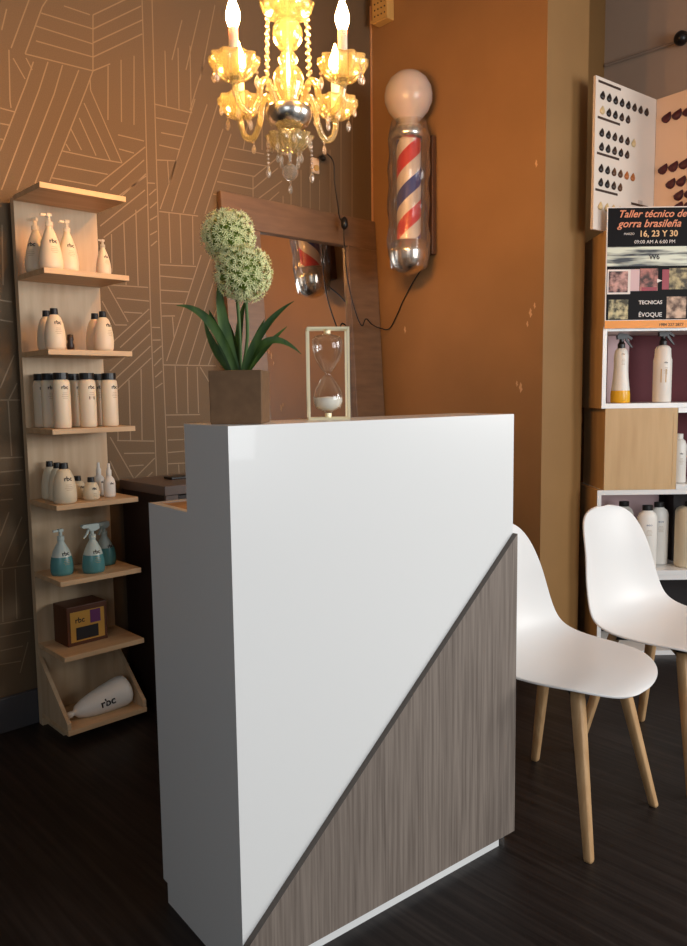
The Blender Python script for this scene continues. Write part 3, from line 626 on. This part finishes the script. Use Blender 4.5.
# gift box
z = ZS[6]
gb = thing('gift_box', 'dark brown gift box with gold front and window on the low shelf', 'gift box', (1.115, 2.640, z), .03)
obj('carton', box(BM(), 0, .155, 0, .11, .0005, .145), m_giftbox, gb, bevel=.002)
obj('gold_face', box(BM(), .012, .143, -.0012, 0, .014, .125), m_gold, gb)
obj('window', box(BM(), .032, .118, -.0022, -.0013, .020, .066), m_ink, gb)
obj('purple_card', box(BM(), .088, .128, -.0022, -.0013, .074, .122), m_purple, gb)
obj('logo', upright(text_bm('rbc', .028, bold=.0004), .048, -.0016, .084), m_ink, gb)
# large bottle lying down
BB = [(0, -.006), (.013, -.004), (.013, .020), (.010, .022), (.011, .030), (.024, .040), (.037, .070), (.047, .110), (.055, .160), (.061, .210), (.062, .235), (.058, .252), (.047, .260), (0, .262)]
lb = thing('large_bottle', 'oversized white display bottle lying on its side on the bottom shelf', 'bottle', (1.092, 2.630, ZS[7]+.0205))
mx = Matrix.Rotation(math.radians(-9.5), 4, 'Y') @ Matrix.Rotation(PI/2, 4, 'Y')
bd = obj('body', lathe(BM(), BB, 32, mtx=Matrix.Scale(.93, 4) @ mx), m_creamw, lb, smooth=True)
def interp(P, z):
    for (ra, a), (rb, b) in zip(P, P[1:]):
        if a <= z <= b and b > a: return ra+(rb-ra)*(z-a)/(b-a)
    return P[-1][0]
b2 = text_bm('rbc', .044, bold=.0008)
for v in b2.verts:     # lettering runs along the bottle, on its camera side
    al, hh = .150+v.co.x+.0, v.co.y-.008; R = max(.02, interp(BB, al))+.0012+v.co.z; a_ = hh/R
    v.co = Vector((-R*math.sin(a_), -R*math.cos(a_), al))
    v.co = Matrix.Scale(.93, 4) @ (mx @ v.co)
obj('logo', b2, m_ink, lb)

# ---------------------------------------------------------------- stacked box shelves on the right
UO = at(3.42, 1.145, 0)
def U(l, d, z): return at(d, l, z)
def shelf_box(name, label, l0, l1, z0, z1, d0=3.42, d1=3.72, back=None, div=None, closed=False, tb=.022, group=None, left=True):
    o = thing(name, label, 'shelf', at(d0, l0, z0), RZV, group)
    Wd, D, Hh = l1-l0, d1-d0, z1-z0; ts = .018
    e = .0004
    for x0, x1 in ((0, ts), (Wd-ts, Wd)):
        if x0 == 0 and not left: continue
        obj('side_panel', box(BM(), x0, x1, .004, D, e, Hh-e), m_beech, o)
        obj('edge_strip', box(BM(), x0, x1, 0, .004, e, Hh-e), m_white, o)
    ts0 = ts if left else 0
    obj('top_panel', box(BM(), ts0, Wd-ts, 0, D, Hh-tb, Hh-e), m_white, o)
    obj('bottom_panel', box(BM(), ts0, Wd-ts, 0, D, e, tb), m_white, o)
    if closed: obj('front_panel', box(BM(), ts, Wd-ts, .001, .015, tb, Hh-tb), m_beech, o)
    obj('back_panel', box(BM(), ts0, Wd-ts, D-.008, D-.001, tb, Hh-tb), back or m_maroon, o)
    if div: obj('divider', box(BM(), div, div+ts, .19, D-.009, tb, Hh-tb), m_darkpanel, o)
    return o
LV = [0, .374, .766, 1.131, 1.491, 1.903]
GU = None
shelf_box('box_shelf', 'open box shelf on the floor, lowest of the stack behind the chairs', 1.150, 1.90, LV[0], LV[1], back=m_darkpanel, div=.245)
shelf_box('box_shelf', 'white-edged box shelf of white bottles behind the right chair back', 1.138, 1.90, LV[1], LV[2], back=m_darkpanel, div=.425)
bx = shelf_box('box_shelf', 'closed box with a plain beech front above the white chair back', 1.166, 1.488, LV[2], LV[3], closed=True)
for c_ in bx.children:
    if c_.name.startswith('edge_strip'): c_.data.materials[0] = m_beech
    if c_.name.startswith(('top_panel', 'bottom_panel')): c_.data.materials[0] = m_beech
shelf_box('box_shelf', 'open maroon-backed box shelf at the right of the closed beech box', 1.490, 1.90, LV[2], LV[3], left=False)
shelf_box('box_shelf', 'wide maroon-backed box shelf with two spray bottles below the poster', 1.148, 1.90, LV[3], LV[4])
shelf_box('box_shelf', 'topmost box shelf, its front covered by the black poster', 1.152, 1.90, LV[4], LV[5])

def rotv(o, a=0): o.rotation_euler = (0, 0, RZV+a); return o
def big_bottle(name, label, l, d, z, prof, body_m, cap=None, logo=None, lz=.2, ls=.02, trig=False, group=None, ink=None, sc=1, a=0):
    o = rotv(thing(name, label, 'bottle', at(d, l, z), group=group), a); top = prof[-1][1]
    bd = obj('body', lathe(BM(), prof, 28), body_m, o, smooth=True)
    if trig:
        obj('collar', lathe(BM(), [(.016, top-.004), (.0165, top+.018), (.010, top+.030), (.009, top+.045), (0, top+.045)], 18), m_black, o)
        b = prism(BM(), [(-.020, top+.040), (-.022, top+.058), (-.010, top+.068), (.020, top+.064), (.046, top+.046), (.044, top+.036), (.024, top+.048), (.012, top+.040)], (-.009, .009), 'y')
        prism(b, [(.020, top+.048), (.026, top+.040), (.040, top+.018), (.050, top+.004), (.046, top+.002), (.034, top+.014), (.016, top+.036)], (-.005, .005), 'y')
        obj('spray_trigger', b, m_black, o)
    else:
        obj('cap', lathe(BM(), [(.018, top-.001), (.018, top+.022), (0, top+.024)], 18), cap or m_black, o)
    if logo: obj('logo', wrap(text_bm(logo, ls), prof, lz), ink or m_ink, o); fine_print(o, prof, lz-.02, 5, ls*1.6)
    return o
z = LV[3]+.0225
SPa = [(0, 0), (.040, .001), (.042, .008), (.042, .04), (.034, .11), (.030, .16), (.031, .21), (.026, .235), (.018, .245), (0, .245)]
o = big_bottle('trigger_spray_bottle', 'spray bottle with yellow liquid at its base and black trigger', 1.258, 3.50, z, SPa, m_creamw, logo='rbc', lz=.215, ls=.012, trig=True)
obj('yellow_base', lathe(BM(), [(0, -.0002), (.0405, .0008), (.0425, .008), (.0425, .04), (.0405, .056)], 28), m_yellow, o, smooth=True)
SPb = [(0, 0), (.038, .001), (.040, .008), (.040, .19), (.036, .205), (.034, .24), (.026, .252), (.016, .256), (0, .256)]
o = big_bottle('trigger_spray_bottle', 'white spray bottle with pale yellow patch and black trigger', 1.446, 3.50, z, SPb, m_creamw, logo='rbc', lz=.175, ls=.012, trig=True)
obj('yellow_patch', wrap(box(BM(), -.022, .002, 0, .06, 0, .0002), SPb, .09), m_gold, o)
tag(rotv(obj('pink_card', box(BM(), -.055, .045, 0, .003, 0, .312), m_pink, loc=at(3.64, 1.300, z)), 0), 'pale pink card standing behind the yellow spray bottle', 'card')
z = LV[2]+.0225
SPc = [(0, 0), (.032, .001), (.034, .006), (.034, .17), (.028, .19), (.018, .20), (0, .20)]
big_bottle('white_bottle', 'slim white bottle in the small niche beside the closed beech box', 1.531, 3.50, z, SPc, m_creamw, cap=m_creamw, logo='rbc', lz=.13, ls=.012)
z = LV[1]+.0225
LT = [(0, 0), (.032, .001), (.034, .006), (.034, .235), (.028, .255), (.018, .265), (.016, .27), (0, .27)]
GB = 'white litre bottles with black caps on the box shelf'
b1 = big_bottle('litre_bottle', 'white litre bottle standing frontmost, right beside the edge of the white chair back', 1.385, 3.47, z, LT, m_creamw, logo='eco', lz=.20, ls=.014, group=GB, ink=m_bluei)
b1.scale = (1.32, .85, 1)
dup(b1, at(3.56, 1.475, z), RZV, 'white litre bottle just behind and right of the frontmost litre bottle')
dup(b1, at(3.60, 1.325, z), RZV, 'white litre bottle whose black cap shows over the middle of the chair back')
q = dup(b1, at(3.49, 1.208, z), RZV, 'white litre bottle whose cap shows at the left of the chair back'); q.scale = (1.1, .9, .97)
CB = [(0, 0), (.052, .001), (.056, .008), (.056, .255), (.050, .270), (.03, .28), (0, .28)]
big_bottle('cream_canister', 'wide cream bottle at the right edge of the litre bottles shelf', 1.585, 3.50, z, CB, m_ivory, cap=m_black, logo='rbc', lz=.05, ls=.016)
tag(rotv(obj('pink_card', box(BM(), 0, .35, 0, .003, 0, .33), m_pink, loc=at(3.70, 1.18, z)), 0), 'pale pink card leaning behind the white litre bottles', 'card')

# ---------------------------------------------------------------- hair colour chart, an open folder of two boards
za = LV[5]+.001; CH, CWd = .632, .470; TH = .012
A0 = at(3.405, 1.090, za); F0 = at(3.690, 1.460, za)
ang1 = math.atan2(F0[1]-A0[1], F0[0]-A0[0]); ang2 = ang1-PI/2
cc = thing('hair_colour_chart', 'open white hair colour chart with rows of hair swatches above the poster', 'colour chart', F0, 0)
def loc_m(ang, ox): return Matrix.Rotation(ang, 4, 'Z') @ Matrix.Translation((ox, 0, 0))
ML = Matrix.Rotation(ang1, 4, 'Z') @ Matrix.Translation((-CWd, 0, 0))      # x runs left edge -> fold
MR = Matrix.Rotation(ang2, 4, 'Z')                                          # x runs fold -> right
obj('left_board', box(BM(), 0, CWd-.001, 0, TH, 0, CH, mtx=ML), m_board, cc)
obj('right_board', box(BM(), .001, CWd, 0, TH, 0, CH, mtx=MR), m_board2, cc)
def tuft(mt, x, z, s, m, flip=1, tilt=0):
    # small teardrop lock of hair
    b = BM(); n = 10; rows = []
    T = mt @ Matrix.Translation((x, -.001, z)) @ Matrix.Rotation(tilt, 4, 'Y')
    prof = [(-.5, 0), (-.44, .30), (-.25, .46), (0, .42), (.25, .26), (.42, .12), (.5, .0)]
    for zz, r in prof:
        rows.append([b.verts.new(T @ Vector((r*s*.95*math.cos(PI*k/6)+.06*s*math.sin(zz*5), -abs(r)*s*.42*math.sin(PI*k/6), zz*s))) for k in range(7)])
    for A, B in zip(rows, rows[1:]):
        for k in range(6): b.faces.new((A[k], A[k+1], B[k+1], B[k]))
    return obj('hair_swatch', b, m, cc, smooth=True)
def hair(nm, c, c2): return mat(nm, rgb(*c), .4, noise=(rgb(*c2), (600, 600, 60), 2, .4, .6))
hb = [hair('hair_black', (18, 14, 16), (34, 26, 26)), hair('hair_dark_brown', (40, 26, 20), (58, 38, 28)), hair('hair_brown', (74, 46, 26), (100, 64, 36)), hair('hair_copper', (160, 90, 40), (186, 112, 56)), hair('hair_blond', (196, 168, 120), (214, 190, 144)), hair('hair_burgundy', (54, 12, 22), (80, 18, 30))]
rows = [(.080, [0, 0, 0, 0, 0, 1, 1, 1]), (.176, [4, 0, 0, 1, 1]), (.322, [0, 0, 1, 1, 1, 4]), (.414, [0, 0, 1, 0, 1]), (.556, [0, 0, 2, 2, 3, 3]), (.648, [0, 0, 1, 2]), (.805, [4, 4, 4, 4])]
for v, cs in rows:
    for i, c_ in enumerate(cs): tuft(ML, .050+i*.0485, CH*(1-v)-.020, .038, hb[c_], tilt=.1)
for u, v, L in ((.018, .030, .165), (.018, .262, .165), (.018, .495, .165), (.012, .735, .165), (.285, .77, .14)):
    obj('heading_bar', box(BM(), u, u+L, -.0012, -.0001, CH*(1-v)-.005, CH*(1-v)+.005, mtx=ML), m_bar, cc)
for v, u0, n in ((.115, .055, 7), (.47, .045, 7), (.585, .085, 6), (.68, .125, 5), (.76, .125, 5)):
    for i in range(n): tuft(MR, u0+i*.050, CH*(1-v)-.02, .052, hb[5], tilt=.55)
b = box(BM(), .34, .375, -.0012, -.0001, CH*.235, CH*.265, mtx=ML)
obj('size_mark', b, mat('pale_print', rgb(190, 178, 168), .6), cc)

# ---------------------------------------------------------------- poster
PW, PH = .372, .515
po = thing('poster', 'black event poster with orange title and hair photos taped to the box shelves', 'poster', at(3.408, 1.149, 1.480), RZV)
def sheet(x0, x1, f0, f1, m, name, k):     # f = fraction from the top
    return obj(name, box(BM(), x0*PW, x1*PW, -.0006*k-.001, -.0006*k+.0002-.001, PH*(1-f1), PH*(1-f0)), m, po)
obj('paper', box(BM(), 0, PW, -.001, 0, 0, PH), m_pwhite, po)
sheet(.012, .988, .008, .93, m_poster, 'black_field', .4)
sheet(.012, .988, .325, .485, m_preflect, 'reflection_band', 1)
sheet(0, 1, .935, 1, m_porange, 'orange_strip', 1)
def ptext(s, size, fx, f, m, shear=0, bold=.0, al='CENTER'):
    b = text_bm(s, size, shear, al, .0001, bold); upright(b, fx*PW, -.0026, PH*(1-f)); obj('lettering', b, m, po)
ptext('Taller t\u00e9cnico de', .043, .52, .085, m_ptitle, .35, .0007)
ptext('gorra brasile\u00f1a', .045, .49, .165, m_ptitle, .35, .0007)
ptext('MARZO', .013, .26, .228, m_pwhite)
ptext('16, 23 Y 30', .036, .60, .243, m_pdate, 0, .0007)
ptext('09:00 AM A 6:00 PM', .021, .56, .300, m_pwhite)
ptext('W6', .030, .56, .43, m_ink, 0, .0006)
ptext('TECNICAS', .022, .53, .80, m_pwhite, 0, .0005)
ptext('\u00c9VOQUE', .026, .53, .905, m_pwhite, 0, .0003)
ptext('1984 227 2877', .018, .78, .985, m_ink)
for k, (x0, x1, f0, f1) in enumerate(((.035, .26, .525, .70), (.40, .61, .505, .69), (.74, .97, .505, .68), (.04, .27, .76, .925), (.72, .95, .74, .92))):
    sheet(x0, x1, f0, f1, m_ph[k], 'photo', 1.4)
sheet(.02, .29, .51, .715, m_pwhite, 'photo_border', .9)
sheet(.29, .395, .51, .69, m_pink, 'pink_block', 1)
sheet(.66, .74, .515, .68, m_pred, 'red_block', 1)
sheet(.42, .60, .66, .69, m_pred, 'red_block', 1.8)
b = prism(BM(), [(.60*PW, PH*.41), (.60*PW, PH*.375), (.66*PW, PH*.393)], (-.0024, -.002), 'y')
obj('arrow', b, m_pwhite, po)

# ---------------------------------------------------------------- chairs
def make_chair(label, loc, rz):
    o = thing('dining_chair', label, 'chair', loc, rz, 'white shell chairs with beech legs')
    # (y, z, half width, side lift, edge normal tilt) from front lip to back top; the chair faces -y
    S = [(-.247, .414, .020, 0), (-.245, .418, .060, 0), (-.239, .424, .096, .001), (-.227, .431, .128, .002), (-.208, .437, .157, .004), (-.180, .441, .184, .007), (-.140, .442, .207, .012), (-.090, .438, .223, .015), (-.030, .433, .231, .020), (.040, .428, .233, .026),
         (.100, .430, .229, .033), (.150, .447, .222, .040), (.182, .484, .214, .044), (.200, .535, .206, .044), (.213, .600, .197, .042), (.222, .660, .182, .040), (.233, .715, .168, .032), (.242, .755, .152, .024), (.248, .782, .132, .016), (.251, .799, .106, .009), (.252, .809, .070, .004), (.2525, .813, .025, .001)]
    b = BM(); NX = 14; P = []
    for i, (y, z, w_, lf) in enumerate(S):
        y0, z0 = S[max(i-1, 0)][:2]; y1, z1 = S[min(i+1, len(S)-1)][:2]; d = Vector((0, y1-y0, z1-z0)).normalized(); n = Vector((0, -d.z, d.y))
        row = []
        for k in range(NX+1):
            s = -1+2*k/NX; s = math.sin(s*PI/2)
            q = Vector((s*w_, y, z))+n*lf*abs(s)**2.4
            row.append(b.verts.new(q))
        P.append(row)
    for A, B in zip(P, P[1:]):
        for k in range(NX): b.faces.new((A[k], A[k+1], B[k+1], B[k]))
    sh = obj('shell', b, m_shell, o, smooth=True)
    md = sh.modifiers.new('thick', 'SOLIDIFY'); md.thickness = .007; md.offset = -1
    md = sh.modifiers.new('sub', 'SUBSURF'); md.levels = 2; md.render_levels = 2
    b = BM()
    for a_ in (PI/4, -PI/4): box(b, -.165, .165, -.016, .016, .398, .412, mtx=Matrix.Rotation(a_, 4, 'Z'))
    lathe(b, [(0, .385), (.05, .385), (.05, .424), (0, .424)], 16)
    obj('under_frame', b, m_black, o)
    for sx_ in (-1, 1):
        for sy in (-1, 1):
            b = BM(); N = 8
            top = Vector((sx_*.118, sy*.118+.0, .412)); bot = Vector((sx_*.190, sy*.200, 0))
            for i, (q, r) in enumerate(((0, .013), (.02, .0165), (.15, .0175), (1, .0115))): pass
            rings = []
            for q, r in ((0, .015), (.06, .0165), (.3, .0155), (.985, .0115), (1, .0105)):
                c_ = top.lerp(bot, q); rings.append([b.verts.new((c_.x+r*math.copysign(abs(math.cos(2*PI*k/12))**.4, math.cos(2*PI*k/12)), c_.y+r*math.copysign(abs(math.sin(2*PI*k/12))**.4, math.sin(2*PI*k/12)), c_.z)) for k in range(12)])
            for A, B in zip(rings, rings[1:]):
                for k in range(12): b.faces.new((A[k], B[k], B[(k+1) % 12], A[(k+1) % 12]))
            b.faces.new(rings[0]); b.faces.new(rings[-1][::-1])
            obj('leg', b, m_leg, o, smooth=True)
    return o
c1 = make_chair('white shell chair with beech legs, half hidden behind the reception desk', (1.931, 1.142, 0), math.radians(.5))
dup(c1, (2.446, 1.060, 0), math.radians(-6), 'white shell chair with beech legs at the right edge, before the box shelves')
